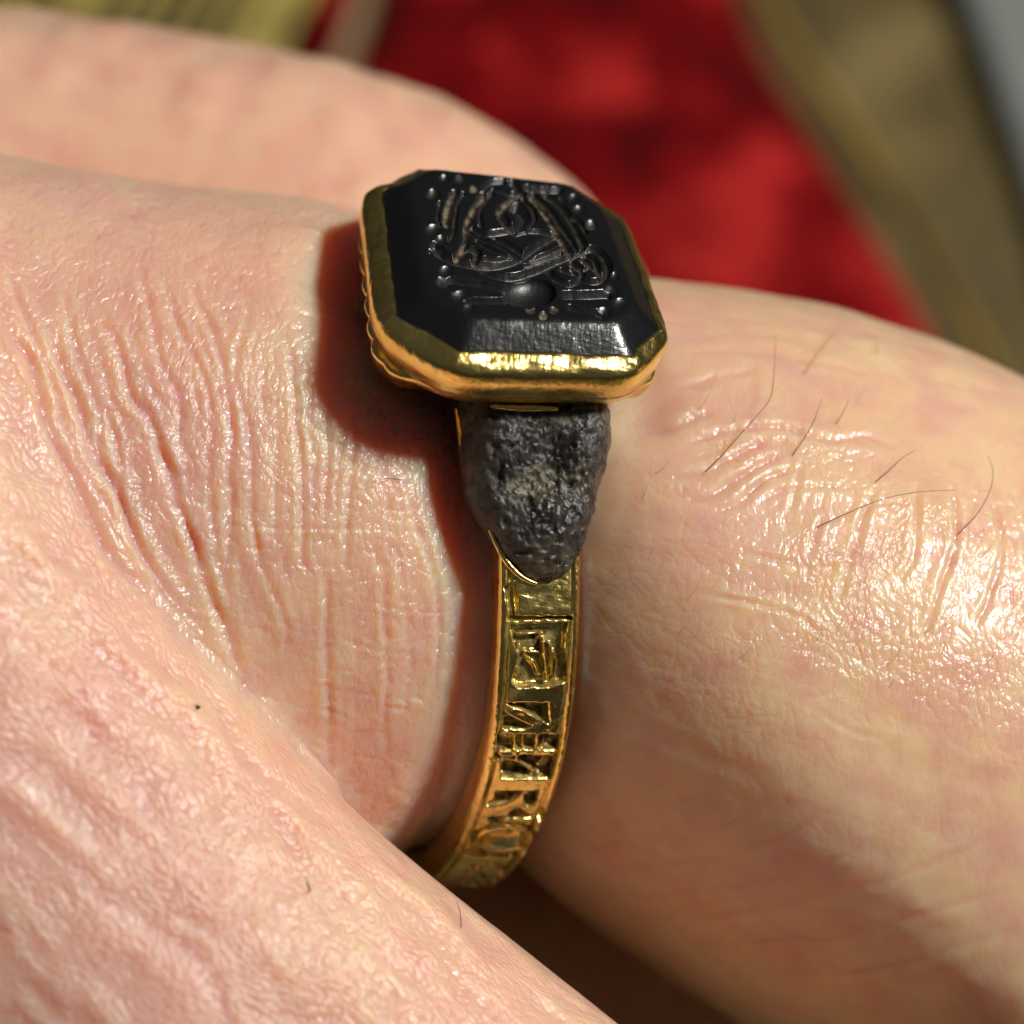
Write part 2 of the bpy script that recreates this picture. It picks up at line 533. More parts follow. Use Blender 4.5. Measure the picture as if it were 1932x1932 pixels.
# ------------------------------------------------------------------ the hand
CH = {  # centre line x, y, z and radius, mm; second entry squeezes the depth
    'worn': ([(-30, 2.2, 1.4, 10.6), (-20, 1.0, 1.4, 10.5), (-12, -0.2, 1.1, 10.4), (-6, -0.8, 0.6, 10.3), (-1.5, -1.9, -0.2, 9.2), (3.5, -4.7, -1, 12.1),
              (9, -6.6, -1.6, 12.9), (16, -10.4, -2.5, 12.9), (24, -15.5, -4, 12.2), (30, -19.5, -5.5, 11)], 0.88),
    'near': ([(-29, 9, 7.5, 8.7), (-24, 3, 8.5, 8.7), (-19.8, -3.0, 9, 8.7), (-15.3, -9.1, 9, 8.7), (-11.3, -13.6, 9, 8.7), (-8.6, -16.1, 9, 8.7), (-4.7, -19.3, 8.5, 8.7), (4, -26.2, 8, 8.7), (12, -32, 7, 8.7)], 0.68),
    'far': ([(-32, 10.8, -12, 8.8), (-19, 9.8, -13, 8.5), (-11.5, 8.7, -13, 8.5), (-7.0, 7.8, -13, 8.4), (-3.2, 6.1, -13.5, 8), (-0.8, 2.6, -14.5, 7.6), (-0.8, -4, -16, 7.2), (-3, -11, -18, 7)], 1.0),
    'gap_flesh': ([(-30, -6, -6, 9), (-18, -10, -8, 8), (-8, -14, -11, 7), (4, -20, -13, 7.0), (16, -28, -14, 7)], 1.0),  # flesh added behind the two front fingers so the gap between them stays dark
}
CHS = {k: (catmull(p, 3), kz) for k, (p, kz) in CH.items()}


def chain_eval(P, c, kz, full=False):
    """rounded tapering tube round a centre line: signed distance (and place along and round it)"""
    n = len(P)
    sc_ = np.array([1, 1, 1 / kz], np.float32)
    P = np.asarray(P, np.float32); c = np.asarray(c, np.float32)
    Q = P * sc_
    best = np.full(n, 1e9, np.float32)
    if full:
        s_o = np.zeros(n, np.float32); a_o = np.zeros(n, np.float32); arc = 0.0
    for i in range(len(c) - 1):
        a = c[i, :3] * sc_; b = c[i + 1, :3] * sc_
        ab = b - a; ln = np.float32(math.sqrt(ab @ ab))
        t = np.clip((Q - a) @ ab / (ln * ln), 0, 1)
        v = Q - a - t[:, None] * ab
        d = np.sqrt((v * v).sum(1)) - (c[i, 3] + t * (c[i + 1, 3] - c[i, 3]))
        m = d < best
        best[m] = d[m]
        if full:
            T = ab / ln
            e1 = np.array([0, 0, 1.0], np.float32) - T * T[2]; e1 /= np.linalg.norm(e1); e2 = np.cross(T, e1)
            s_o[m] = arc + t[m] * ln
            a_o[m] = np.arctan2(v[m] @ e2, v[m] @ e1) * c[i, 3]
            arc += ln
    return (best, s_o, a_o) if full else best


def smin(a, b, k):
    h = np.clip(0.5 + 0.5 * (b - a) / k, 0, 1)
    return b * (1 - h) + a * h - k * h * (1 - h)


def press(P):
    """how far out the skin of the worn finger may stand under the band and the bezel"""
    th, rr, w = ring_coords(P)
    ang = np.abs((th - TB + math.pi) % (2 * math.pi) - math.pi)
    side = np.where(w > 0, 1.15 * np.maximum(w - 1.25, 0) ** 0.8, 0.50 * np.maximum(-w - 1.9, 0))
    bez = 9.25 + 1.8 * np.maximum(np.abs(w) - 3.6, 0) + 12 * np.maximum(ang - 0.34, 0)
    lim = np.minimum(8.20 + side, bez)
    lim = lim + 2.6 * sstep(th, 0.98, 1.3) * sstep(-w, 1.9, 3.0)
    return th, rr, w, lim


def hand_sdf(P):
    P = P.astype(np.float32)
    k = 0.5 + 4.0 * sstep(-P[:, 0], 8, 18)
    d = chain_eval(P, *CHS['worn'])
    _, rr, w, lim = press(P)
    d = -smin(-d, -(rr - lim), 0.7)
    d = smin(d, chain_eval(P, *CHS['near']), k)
    d = smin(d, chain_eval(P, *CHS['far']), 0.4 + 3.0 * sstep(-P[:, 0], 11, 20))
    d = smin(d, chain_eval(P, *CHS['gap_flesh']), 1.5)
    return d


def surface_nets(lo, hi, h):
    ax = [np.arange(lo[i], hi[i] + h, h) for i in range(3)]
    nx, ny, nz = map(len, ax)
    G = np.stack(np.meshgrid(*ax, indexing='ij'), -1).reshape(-1, 3)
    D_ = hand_sdf(G).reshape(nx, ny, nz)
    D_[0] = D_[-1] = 5; D_[:, 0] = D_[:, -1] = 5; D_[:, :, 0] = D_[:, :, -1] = 5
    ins = D_ < 0
    c = [D_[i:nx - 1 + i, j:ny - 1 + j, k:nz - 1 + k] for i in (0, 1) for j in (0, 1) for k in (0, 1)]
    cnt = sum((x < 0).astype(np.int8) for x in c)
    act = (cnt > 0) & (cnt < 8)
    idx = np.full(act.shape, -1, np.int64); cells = np.argwhere(act); idx[act] = np.arange(len(cells))
    cv = np.stack([x[act] for x in c], 1)
    off = np.array([(i, j, k) for i in (0, 1) for j in (0, 1) for k in (0, 1)], float)
    acc = np.zeros((len(cells), 3)); num = np.zeros(len(cells))
    for a in range(8):
        for b in range(a + 1, 8):
            if np.abs(off[a] - off[b]).sum() != 1: continue
            m = (cv[:, a] < 0) != (cv[:, b] < 0)
            t = cv[m, a] / (cv[m, a] - cv[m, b])
            acc[m] += off[a] + t[:, None] * (off[b] - off[a]); num[m] += 1
    V = np.array(lo) + h * (cells + acc / num[:, None])
    F = []
    for axis in range(3):
        sl0 = [slice(None)] * 3; sl1 = [slice(None)] * 3
        sl0[axis] = slice(0, -1); sl1[axis] = slice(1, None)
        e = np.argwhere(ins[tuple(sl0)] != ins[tuple(sl1)])
        o1, o2 = [q for q in range(3) if q != axis]
        e = e[(e[:, o1] > 0) & (e[:, o2] > 0) & (e[:, o1] < D_.shape[o1] - 1) & (e[:, o2] < D_.shape[o2] - 1)]
        q = []
        for s1, s2 in ((-1, -1), (0, -1), (0, 0), (-1, 0)):
            w = e.copy(); w[:, o1] += s1; w[:, o2] += s2
            q.append(idx[w[:, 0], w[:, 1], w[:, 2]])
        q = np.stack(q, 1)
        flip = ins[e[:, 0], e[:, 1], e[:, 2]]
        if axis == 1: flip = ~flip
        q[~flip] = q[~flip][:, ::-1]
        F.append(q)
    return V, np.concatenate(F)


def vnormals(V, F):
    a = V[F[:, 2]] - V[F[:, 0]]; b = V[F[:, 3]] - V[F[:, 1]]
    n = np.cross(a, b)
    N = np.stack([sum(np.bincount(F[:, k], n[:, i], len(V)) for k in range(4)) for i in range(3)], 1)
    return N / (np.linalg.norm(N, axis=1)[:, None] + 1e-12)


Vh, Fh = surface_nets((-22.5, -21, -22), (22.5, 19.5, 16.2), 0.42)
# relax the coarse mesh a little, then two rounds of subdivision
E_ = np.concatenate([Fh[:, [0, 1]], Fh[:, [1, 2]], Fh[:, [2, 3]], Fh[:, [3, 0]]])
deg = np.bincount(E_.ravel(), minlength=len(Vh))
for it in range(4):
    nb = np.stack([np.bincount(E_[:, 0], Vh[E_[:, 1], i], len(Vh)) + np.bincount(E_[:, 1], Vh[E_[:, 0], i], len(Vh)) for i in range(3)], 1)
    Vh = Vh + 0.5 * (nb / deg[:, None] - Vh)
tmp = bpy.data.meshes.new('tmp')
tmp.from_pydata(Vh.tolist(), [], Fh.tolist()); tmp.validate()
to = bpy.data.objects.new('tmp', tmp); col.objects.link(to)
md = to.modifiers.new('s', 'SUBSURF'); md.levels = 2; md.render_levels = 2
dg = bpy.context.evaluated_depsgraph_get()
em = to.evaluated_get(dg).to_mesh()
V = np.empty(len(em.vertices) * 3, np.float32); em.vertices.foreach_get('co', V); V = V.reshape(-1, 3).astype(float)
F = np.empty(len(em.loops), np.int32); em.loops.foreach_get('vertex_index', F); F = F.reshape(-1, 4)
to.evaluated_get(dg).to_mesh_clear()
bpy.data.objects.remove(to); bpy.data.meshes.remove(tmp)
if ((V[F].mean(1) - V.mean(0)) * np.cross(V[F[:, 2]] - V[F[:, 0]], V[F[:, 3]] - V[F[:, 1]])).sum() < 0:
    F = F[:, ::-1].copy()

# the ring and its bezel press into the finger
th, rr, w, lim = press(V)
new = np.where((rr < lim + 0.7) & (rr > lim - 0.3) & (np.abs(w) < 2.5), np.minimum(rr, lim), rr)
dP = V - RC - w[:, None] * RA
f_ = np.where(rr > 1e-3, new / np.maximum(rr, 1e-3), 1)
d_w = chain_eval(V, *CHS['worn'])
d_n = chain_eval(V, *CHS['near'])
d_f = chain_eval(V, *CHS['far'])
d_p = chain_eval(V, *CHS['gap_flesh'])
own = np.argmin(np.stack([d_w, d_n, d_f, d_p]), 0)
mm = (own == 0)
V[mm] = (RC + w[:, None] * RA + dP * f_[:, None])[mm]

N = vnormals(V, F)
px = proj(V)
vis = sstep(N[:, 2], -0.1, 0.25)                 # relief only where it can be seen from the front
th, rr, w = ring_coords(V)
gap = np.sort(np.stack([d_w, d_n, d_f]), 0); seam = sstep(gap[1] - gap[0], 0.02, 0.5)
isW = own == 0; isN = own == 1; isF = own == 2
left = sstep(-w, 0.5, 2.5); right = 1 - left


def z7(pts): return [(0.5014 * x, 465 + 0.5014 * y) for x, y in pts]
def zr(pts): return [(1046 + 0.4585 * x, 465 + 0.4585 * y) for x, y in pts]
def zl(pts): return [(852 + 0.5588 * x, 1162 + 0.5588 * y) for x, y in pts]


wob = np.stack([fbm(V * 0.9, 31, 3), fbm(V * 0.9, 57, 3)], 1) * 5.0
pw = px + wob
disp = np.zeros(len(V))


def carve(mask, pts, depth, width, smooth=6, fade=0.25):
    global disp
    c = catmull(pts, smooth) if len(pts) > 2 else np.asarray(pts, float)
    lo, hi = c.min(0) - 60, c.max(0) + 60
    ii = np.where(mask & (px[:, 0] > lo[0]) & (px[:, 0] < hi[0]) & (px[:, 1] > lo[1]) & (px[:, 1] < hi[1]))[0]
    if not len(ii): return
    d, fr = poly_dist(pw[ii], c)
    d = d / S
    e = sstep(fr, 0, fade) * sstep(1 - fr, 0, fade) if fade else 1.0
    vary = 0.75 + 0.35 * vnoise(V[ii] * 1.3, 91)
    g = -depth * np.exp(-(d / width) ** 2) + 0.45 * depth * np.exp(-((d - 2.6 * width) / (1.6 * width)) ** 2)
    disp[ii] += g * e * vary


foldzone = (isW | isN) & (w < -1.0)
A = [  # furrows at the root of the worn finger
    ([(0, 230), (40, 330), (110, 420), (160, 600), (210, 740), (290, 900), (360, 1060), (440, 1190), (560, 1300), (640, 1400)], .34, .20),
    ([(150, 180), (190, 330), (240, 450), (300, 600), (350, 760), (430, 900), (500, 1060), (560, 1180), (620, 1290), (700, 1380), (800, 1490)], .30, .17),
    ([(370, 180), (400, 300), (470, 450), (500, 560), (560, 640), (600, 760), (640, 880), (690, 1000), (730, 1130), (790, 1300), (860, 1450), (910, 1600), (960, 1720)], .32, .17),
    ([(530, -60), (540, 130), (575, 280), (600, 400), (640, 500), (680, 620), (690, 760), (720, 900)], .20, .13),
    ([(700, 60), (730, 180), (800, 300), (840, 420), (860, 560), (870, 760), (870, 960), (860, 1150), (850, 1270)], .22, .14),
    ([(960, 80), (940, 220), (910, 380), (890, 520), (930, 640), (950, 800), (950, 960), (970, 1130), (1000, 1240), (1060, 1380), (1080, 1500), (1090, 1650)], .17, .12),
    ([(1030, 250), (1090, 380), (1115, 560), (1125, 700), (1140, 860), (1140, 1050), (1150, 1200), (1235, 1280)], .20, .12),
    ([(1345, 600), (1335, 720), (1330, 800), (1320, 960), (1310, 1120), (1330, 1250)], .16, .11),
    ([(1400, 1100), (1440, 1200), (1455, 1400), (1460, 1600), (1450, 1800), (1440, 2000)], .12, .12),
    ([(1180, 1150), (1235, 1280), (1230, 1450), (1230, 1650), (1240, 1850), (1260, 2100)], .15, .13),
    ([(1500, 760), (1540, 900), (1560, 1020), (1610, 1150), (1640, 1300), (1650, 1450), (1630, 1650), (1580, 1900)], .16, .11),
    ([(380, 560), (430, 700), (450, 850), (480, 960)], .16, .12),
    ([(260, 120), (250, 240), (300, 420), (370, 600), (380, 760), (470, 980), (560, 1130)], .18, .12),
    ([(480, 250), (500, 400), (540, 540), (600, 700), (650, 800)], .12, .10),
    ([(640, 60), (640, 200), (690, 330), (740, 430), (790, 600), (790, 780), (800, 1000), (830, 1200), (880, 1400), (930, 1600)], .14, .12),
    ([(1030, 560), (1050, 760), (1040, 900), (1060, 1100)], .12, .10),
    ([(1220, 560), (1240, 760), (1230, 950), (1220, 1100)], .12, .10),
    ([(40, 0), (60, 160), (120, 320), (190, 480), (240, 640), (300, 780)], .20, .14),
    ([(860, 1010), (1000, 1050), (1150, 1050), (1330, 1060), (1560, 1080), (1640, 1110)], .10, .07),
    ([(1230, 1290), (1460, 1350), (1660, 1375)], .10, .07),
    ([(1080, 1470), (1240, 1470), (1450, 1520), (1660, 1535)], .10, .07),
    ([(880, 560), (1100, 600), (1250, 730), (1340, 830), (1480, 870)], .12, .08),
    ([(1080, 1250), (1200, 1265), (1400, 1300)], .07, .07),
    ([(1100, 1640), (1240, 1660), (1440, 1690), (1600, 1700)], .07, .07),
    ([(840, 340), (960, 345), (1060, 350)], .08, .07),
    ([(700, 1150), (860, 1180), (1010, 1200)], .07, .07),
    ([(880, 1370), (1000, 1390), (1110, 1420)], .07, .07),
]
for pts, dp, wd in A:
    carve(foldzone, z7(pts), dp * (0.62 if wd > .075 else 0.5), wd * 0.72)
for i_, j_ in ((0, 17), (0, 1), (1, 12), (12, 2), (2, 3), (3, 4), (4, 14), (14, 5), (5, 6), (6, 16), (16, 7), (7, 10), (9, 8), (8, 10)):
    a_, b_ = np.array(z7(A[i_][0])), np.array(z7(A[j_][0]))
    f_ = lambda q: np.stack([np.interp(np.linspace(0, 1, 8), np.linspace(0, 1, len(q)), q[:, c_]) for c_ in (0, 1)], 1)
    carve(foldzone, (f_(a_) * 0.55 + f_(b_) * 0.45).tolist(), .045, .07)
rnd = random.Random(4)
for i in range(120):                               # short cross lines between the furrows
    x, y = rnd.uniform(120, 800), rnd.uniform(560, 1420)
    ln = rnd.uniform(25, 70); sl = rnd.uniform(-0.25, 0.5)
    carve(foldzone, [(x, y), (x + ln, y + sl * ln)], rnd.uniform(.02, .05), .05)
knuck = isW & (w > 0.8)
K = [
    (zr([(500, 440), (700, 420), (850, 430), (1050, 470), (1250, 510), (1400, 570)]), .07, .10),
    (zr([(480, 600), (600, 560), (700, 530), (850, 510)]), .10, .11), (zr([(300, 770), (460, 750), (560, 710), (680, 670)]), .11, .11),
    (zr([(460, 860), (560, 810), (700, 760), (900, 750), (1100, 785), (1300, 790), (1450, 850)]), .10, .10),
    (zr([(420, 960), (600, 940), (750, 860), (900, 790)]), .12, .10), (zr([(520, 1060), (650, 1020), (800, 930), (960, 850)]), .12, .10),
    (zr([(640, 1110), (760, 1050), (870, 960), (980, 920)]), .10, .09), (zr([(480, 1400), (700, 1440), (900, 1480), (1020, 1530), (1180, 1660)]), .08, .07),
    (zr([(1010, 880), (990, 1000), (960, 1120)]), .09, .07), (zr([(1120, 1080), (1060, 1200), (1030, 1300)]), .09, .07),
    (zr([(1330, 960), (1280, 1100), (1230, 1250), (1180, 1400), (1160, 1520)]), .12, .09), (zr([(1480, 960), (1495, 1100), (1480, 1250), (1400, 1400)]), .10, .08),
    (zr([(1640, 960), (1650, 1100), (1640, 1250), (1560, 1500), (1480, 1700)]), .10, .08), (zr([(1780, 1000), (1830, 1150), (1830, 1300), (1790, 1450), (1700, 1650)]), .10, .08),
    (zr([(1900, 1050), (1950, 1250), (1950, 1450), (1880, 1650)]), .10, .08),
    (zr([(800, 1060), (950, 1010), (1100, 990), (1250, 1010)]), .07, .06), (zr([(760, 1250), (900, 1290), (1020, 1310)]), .07, .06),
    (zl([(380, 520), (520, 500), (700, 430)]), .07, .10), (zl([(390, 640), (600, 620), (780, 540)]), .07, .10),
    (zl([(330, 720), (560, 700), (740, 650), (950, 550)]), .09, .11), (zl([(340, 790), (600, 775), (860, 730), (1100, 630)]), .09, .11),
    (zl([(360, 860), (700, 850), (1000, 790), (1400, 600)]), .09, .11), (zl([(420, 950), (900, 930), (1250, 840), (1700, 640)]), .08, .11),
    (zl([(560, 1030), (1000, 1010), (1500, 880), (1932, 700)]), .08, .11), (zl([(700, 1120), (1200, 1100), (1600, 1010), (1932, 900)]), .08, .11),
    (zl([(850, 1230), (1400, 1200), (1932, 1050)]), .08, .11), (zl([(1150, 260), (1350, 390), (1500, 420)]), .05, .06),
]
for pts, dp, wd in K:
    carve(knuck, pts, dp * (0.95 if pts[0][1] < 1400 else 0.4), wd)
def axis_co(P, o, t, r):
    t = np.array(t, float); t /= np.linalg.norm(t)
    e1 = np.array([0, 0, 1.0]) - t * t[2]; e1 /= np.linalg.norm(e1); e2 = np.cross(t, e1)
    v = P - np.array(o, float)
    return np.stack([v @ t, np.arctan2(v @ e2, v @ e1) * r, 0 * v[:, 0]], 1)


st = axis_co(V, (-11.3, -13.6, 6), (0.70, -0.70, 0), 9)
sw = axis_co(V, (0, -2.5, -1), (0.95, -0.2, -0.2), 10.5)
sf = axis_co(V, (-8, 8, -14), (0.98, -0.2, 0), 8.5)
# even, repeating folds: along the near finger, fine lines along the worn one, loose undulation everywhere
q = st + 0.5 * np.stack([fbm(V * 0.35, 71, 2), fbm(V * 0.35, 83, 2), 0 * V[:, 0]], 1)
wn_ = np.where(isN, seam, 0) * vis
rid = vnoise(q * np.array([0.22, 1.35, 1]), 101)
rid2 = vnoise(q * np.array([0.8, 2.6, 1]), 117)
cro = vnoise(q * np.array([3.6, 1.6, 1]), 131)
disp += wn_ * (0.10 * rid + 0.05 * rid2 + 0.018 * cro)
disp += np.where(isW, vis, 0) * np.where(w > 0, 0.45, 1.0) * (0.05 * fbm(V * 0.5, 7, 2) + 0.02 * fbm(V * 2.2, 9, 2))
disp += np.where(isW & (w > 0), vis, 0) * 0.016 * vnoise(sw * np.array([0.45, 2.4, 1]), 141)
disp += np.where(isW & (w < 0), vis, 0) * 0.018 * vnoise(sw * np.array([1.9, 0.5, 1]), 151)
disp += np.where(isF, vis, 0) * (0.12 * vnoise(sf * np.array([0.8, 0.35, 1]), 161))
disp *= np.where(isW & (np.abs(w) < 1.6), 0.25, 1.0)
V = V + disp[:, None] * N

fco = np.where(isN[:, None], st, np.where(isF[:, None], sf, sw))
edge = 0.35 + 0.65 * seam
w_fold = np.where(isN | isF, 0, left) * edge + np.where(isF, 0.4, 0)
w_near = np.where(isN, 1, 0) * edge
low = sstep(px[:, 1], 1250, 1650)
patch = 0.45 + 0.75 * sstep(fbm(V * 0.45, 201, 2), -0.35, 0.6)
core = np.exp(-(((px[:, 0] - 1560) / 480) ** 2 + ((px[:, 1] - 1080) / 330) ** 2))
w_knuckle = patch * np.where(isN | isF, 0, right) * edge * (0.15 + 0.95 * core) * (0.3 + 0.7 * sstep(w, 1.3, 3.2))
gs = lambda x, y, r: np.exp(-(((px[:, 0] - x) ** 2 + (px[:, 1] - y) ** 2) / r ** 2))
pink = np.clip(gs(80, 1650, 330) + 0.5 * sstep(fbm(V * 0.55, 211, 3), 0.1, 0.9) * (isN | isW) + 0.8 * gs(330, 1950, 260) + 0.6 * gs(330, 880, 220) + 0.5 * gs(1330, 800, 200) + 0.4 * gs(100, 420, 260) + 0.35 * gs(1000, 1720, 200), 0, 1)
hand = make('hand', V, F, M_SKINS[0], attrs={'finger_co': fco, 'relief': w_fold + w_near + w_knuckle, 'pink': pink},
            origin=(-20, -4, 0))
for m_ in M_SKINS[1:]: hand.data.materials.append(m_)
mi = np.where(isN, 1, np.where(isF, 3, np.where(w > 0.3, 2, 0)))[F].max(1)
hand.data.polygons.foreach_set('material_index', mi.astype(np.int32))
tag(hand, 'bare hand with bent fingers, one of them wearing the gold ring', 'hand')


# ---- fine hairs on the worn finger
def skin_at(x, y):
    m = (np.abs(px[:, 0] - x) < 9) & (np.abs(px[:, 1] - y) < 9)
    if not m.any(): return None
    return V[m][np.argmax(V[m][:, 2])]


def hair(pts, lift, rad, mat, name='hair'):
    z = []
    for x, y in pts:
        p = skin_at(x, y); z.append(p[2] if p is not None else np.nan)
    z = np.array(z)
    if np.isnan(z).any(): z = np.where(np.isnan(z), np.nanmean(z), z)
    n = len(pts)
    zz = z + np.linspace(lift, 0.0, n)
    Q = []
    for (x, y), dz in zip(pts, zz):
        o, d = ray(x, y); t = (dz - o[2]) / d[2]; Q.append(o + t * d)
    Q = catmull(Q, 6)
    V_, F_ = tube(Q, np.linspace(rad * 0.25, rad * 0.75, len(Q)), 5)
    return V_, F_, mat


M_HAIR = plain('dark_hair', (0.10, 0.05, 0.025), 0.35, 0, (0.16, 0.09, 0.05), 2000)
M_HAIR2 = plain('pale_hair', (0.55, 0.40, 0.26), 0.35, 0, (0.6, 0.45, 0.3), 2000)
HAIRS = [
    ([(910, 370), (905, 500), (890, 620), (830, 700), (750, 790), (680, 870), (620, 930)], 1.0, .026, M_HAIR),
    ([(1100, 625), (1075, 700), (1040, 770), (980, 860)], .7, .026, M_HAIR),
    ([(1215, 625), (1190, 680), (1160, 730)], .5, .022, M_HAIR),
    ([(1490, 838), (1430, 870), (1380, 920), (1320, 970)], .5, .024, M_HAIR),
    ([(1650, 1003), (1500, 1010), (1350, 1040), (1200, 1100), (1080, 1155)], .8, .022, M_HAIR),
    ([(1785, 860), (1805, 930), (1790, 1010), (1740, 1100), (1660, 1185)], .8, .024, M_HAIR),
    ([(655, 540), (630, 620), (590, 680)], .6, .024, M_HAIR2),
    ([(1220, 290), (1130, 390), (1030, 520)], .5, .032, M_HAIR2),
    ([(1340, 340), (1330, 440)], .3, .03, M_HAIR2),
    ([(1280, 570), (1250, 650)], .3, .02, M_HAIR2),
    ([(400, 880), (390, 960), (370, 1040)], .3, .02, M_HAIR2),
]
for pts, lift, rad, mt in HAIRS:
    V_, F_, m_ = hair(zr(pts), lift, rad, mt)
    make('hair', V_, F_, m_, hand)
V_, F_, m_ = hair([(862, 1700), (868, 1722), (870, 1750)], .5, .025, M_HAIR); make('hair', V_, F_, m_, hand)
V_, F_, m_ = hair([(700, 912), (718, 905), (735, 903), (758, 906)], .2, .02, M_HAIR); make('hair', V_, F_, m_, hand)
rh = random.Random(21)
for i in range(34):                               # short pale down, all leaning the same way
    x0, y0 = rh.uniform(1230, 1880), rh.uniform(640, 1330)
    if y0 < 640 + 0.33 * (x0 - 1230) + 40: continue
    ln, a_ = rh.uniform(26, 60), rh.uniform(0.7, 1.25)
    pts_ = [(x0 + ln * math.cos(a_) , y0 - ln * math.sin(a_)), (x0 + 0.55 * ln * math.cos(a_ - 0.15), y0 - 0.55 * ln * math.sin(a_ - 0.15)), (x0, y0)]
    V_, F_, m_ = hair(pts_, rh.uniform(.15, .45), .015, M_HAIR2); make('hair', V_, F_, m_, hand)
M_LINT = plain('dark_lint', (0.02, 0.018, 0.02), 0.8)
V_, F_, m_ = hair([(577, 1655), (579, 1664), (583, 1676), (585, 1682)], .2, .045, M_LINT)
tag(make('lint_fibre', V_, F_, m_), 'tiny dark curled fibre stuck to the nearest finger', 'lint')
c0 = skin_at(376, 1335)
if c0 is not None:
    ii = np.arange(8) * math.pi / 4
    rp = 0.075 * (1 + 0.3 * np.sin(3 * ii + 1))
    Vs = [c0 + np.array([r_ * math.cos(a_), r_ * math.sin(a_), 0.0]) for r_, a_ in zip(rp, ii)] + [c0 + np.array([0.4 * r_ * math.cos(a_), 0.4 * r_ * math.sin(a_), 0.07]) for r_, a_ in zip(rp, ii)]
    Fs = [(k_, (k_ + 1) % 8, 8 + (k_ + 1) % 8, 8 + k_) for k_ in range(8)] + [tuple(range(8, 16)), tuple(range(8))[::-1]]
    tag(make('dirt_speck', Vs, Fs, M_LINT), 'tiny round black speck on the nearest finger', 'speck')
# ------------------------------------------------------------------ the ring
ring = empty('signet_ring', RC)
tag(ring, 'antique gold signet ring with carved black stone and lettered band', 'ring')

# ---- band with sunk fields between raised letters
def in_poly(p, poly):
    """signed distance in reference units, positive inside"""
    poly = np.asarray(poly, float); n = len(poly)
    d, _ = poly_dist(p, np.vstack([poly, poly[:1]]))
    ins = np.zeros(len(p), bool)
    for i in range(n):
        a, b = poly[i], poly[(i + 1) % n]
        c = (a[1] > p[:, 1]) != (b[1] > p[:, 1])
        xx = (b[0] - a[0]) * (p[:, 1] - a[1]) / (b[1] - a[1] + 1e-12) + a[0]
        ins ^= c & (p[:, 0] < xx)
    return np.where(ins, d, -d)


Z1 = lambda q: [(914.5 + .1123 * x, 1147 + .1123 * y) for x, y in q]
Z2 = lambda q: [(875.8 + .1284 * x, 1302 + .1284 * y) for x, y in q]
Z3 = lambda q: [(798 + .1484 * x, 1472.5 + .1484 * y) for x, y in q]
ell = lambda cx, cy, rx, ry, rot=0: [(cx + rx * math.cos(a) * math.cos(rot) - ry * math.sin(a) * math.sin(rot), cy + rx * math.cos(a) * math.sin(rot) + ry * math.sin(a) * math.cos(rot)) for a in np.linspace(0, 2 * math.pi, 25)[:-1]]
SUNK = [   # (outline, depth mm, wall width)
    ([(950, 1105), (976, 1100), (979, 1164), (961, 1168)], .16, 4),
    ([(962, 1163), (1080, 1163), (1080, 1168), (962, 1170)], .20, 2),
    (Z1([(440, 250), (1400, 235), (1375, 420), (1370, 700), (1390, 900), (1400, 1240), (1100, 1330), (560, 1350), (450, 1260), (520, 1000), (560, 750), (450, 450)]), .24, 4.2),
    (Z2([(600, 190), (1240, 190), (1260, 520), (1100, 440), (870, 300), (700, 240)]), .24, 3.6),
    (Z2([(585, 330), (680, 380), (1020, 545), (900, 585), (585, 585)]), .24, 3.6),
    (Z2([(490, 640), (1400, 665), (1365, 880), (1000, 890), (480, 905)]), .24, 3.6),
    (Z2([(450, 960), (1350, 965), (1280, 1310), (540, 1320), (540, 1060)]), .26, 3.6),
    (Z2([(460, 1490), (700, 1490), (890, 1500), (770, 1600), (640, 1680), (330, 1720), (340, 1650), (450, 1610)]), .24, 3.0),
    (Z2([(900, 1495), (1115, 1480), (1085, 1600), (1070, 1690), (930, 1740), (870, 1650)]), .24, 3.0),
    (Z2([(740, 1740), (800, 1745), (950, 1830), (1080, 1800), (1150, 1740), (1260, 1760), (1180, 1950), (980, 1900), (700, 1905), (400, 1990), (340, 1880), (640, 1860)]), .20, 3.0),
    (Z3(ell(1035, 755, 440, 225, -0.07)), .25, 4.2),
    (Z3([(500, 850), (640, 840), (760, 920), (1040, 950), (1250, 880), (1420, 800), (1400, 880), (1180, 1000), (1000, 985), (720, 985), (520, 950)]), .18, 3.0),
] + [(Z3(ell(x, y, 62, 34, 0.2)), .15, 3.0) for x, y in ((680, 1110), (850, 1050), (980, 1110), (1010, 1195), (740, 1215), (520, 1280), (800, 1290), (910, 1280), (600, 1170), (650, 1330))]
PROUD = [  (Z3(ell(1035, 755, 335, 145, -0.07) + ell(1035, 755, 335, 145, -0.07)[:1]), 5.6, .27),  # strokes left standing inside the sunk fields: (line, half width, height)
    (Z1([(600, 440), (780, 440), (980, 420)]), 3.2, .17), (Z1([(1000, 560), (1030, 850), (1070, 1200)]), 3.4, .20), (Z1([(600, 620), (560, 900), (560, 1150)]), 3.0, .16),
    (Z1([(1190, 760), (1240, 950), (1210, 1160)]), 2.6, .16), (Z1([(760, 860), (860, 950), (930, 1120)]), 4.5, .15), (Z1([(1110, 620), (1170, 860), (1150, 1150)]), 2.0, .13), (Z1([(700, 760), (960, 770)]), 2.4, .12),
    (Z2([(760, 660), (740, 880)]), 3.4, .2), (Z2([(880, 670), (880, 860)]), 2.6, .16), (Z2([(1080, 670), (1070, 880)]), 4.2, .2), (Z2([(1200, 700), (1150, 880)]), 2.2, .16),
    (Z2([(770, 950), (790, 1090)]), 3.0, .2), (Z2([(640, 1040), (860, 1120), (1020, 1230)]), 5.0, .18), (Z2([(1190, 1010), (1090, 1130)]), 3.4, .2), (Z2([(560, 980), (700, 960)]), 3.0, .15),
]
nf, nc = 720, 130
t_f = np.linspace(0.78, -1.80, nf)
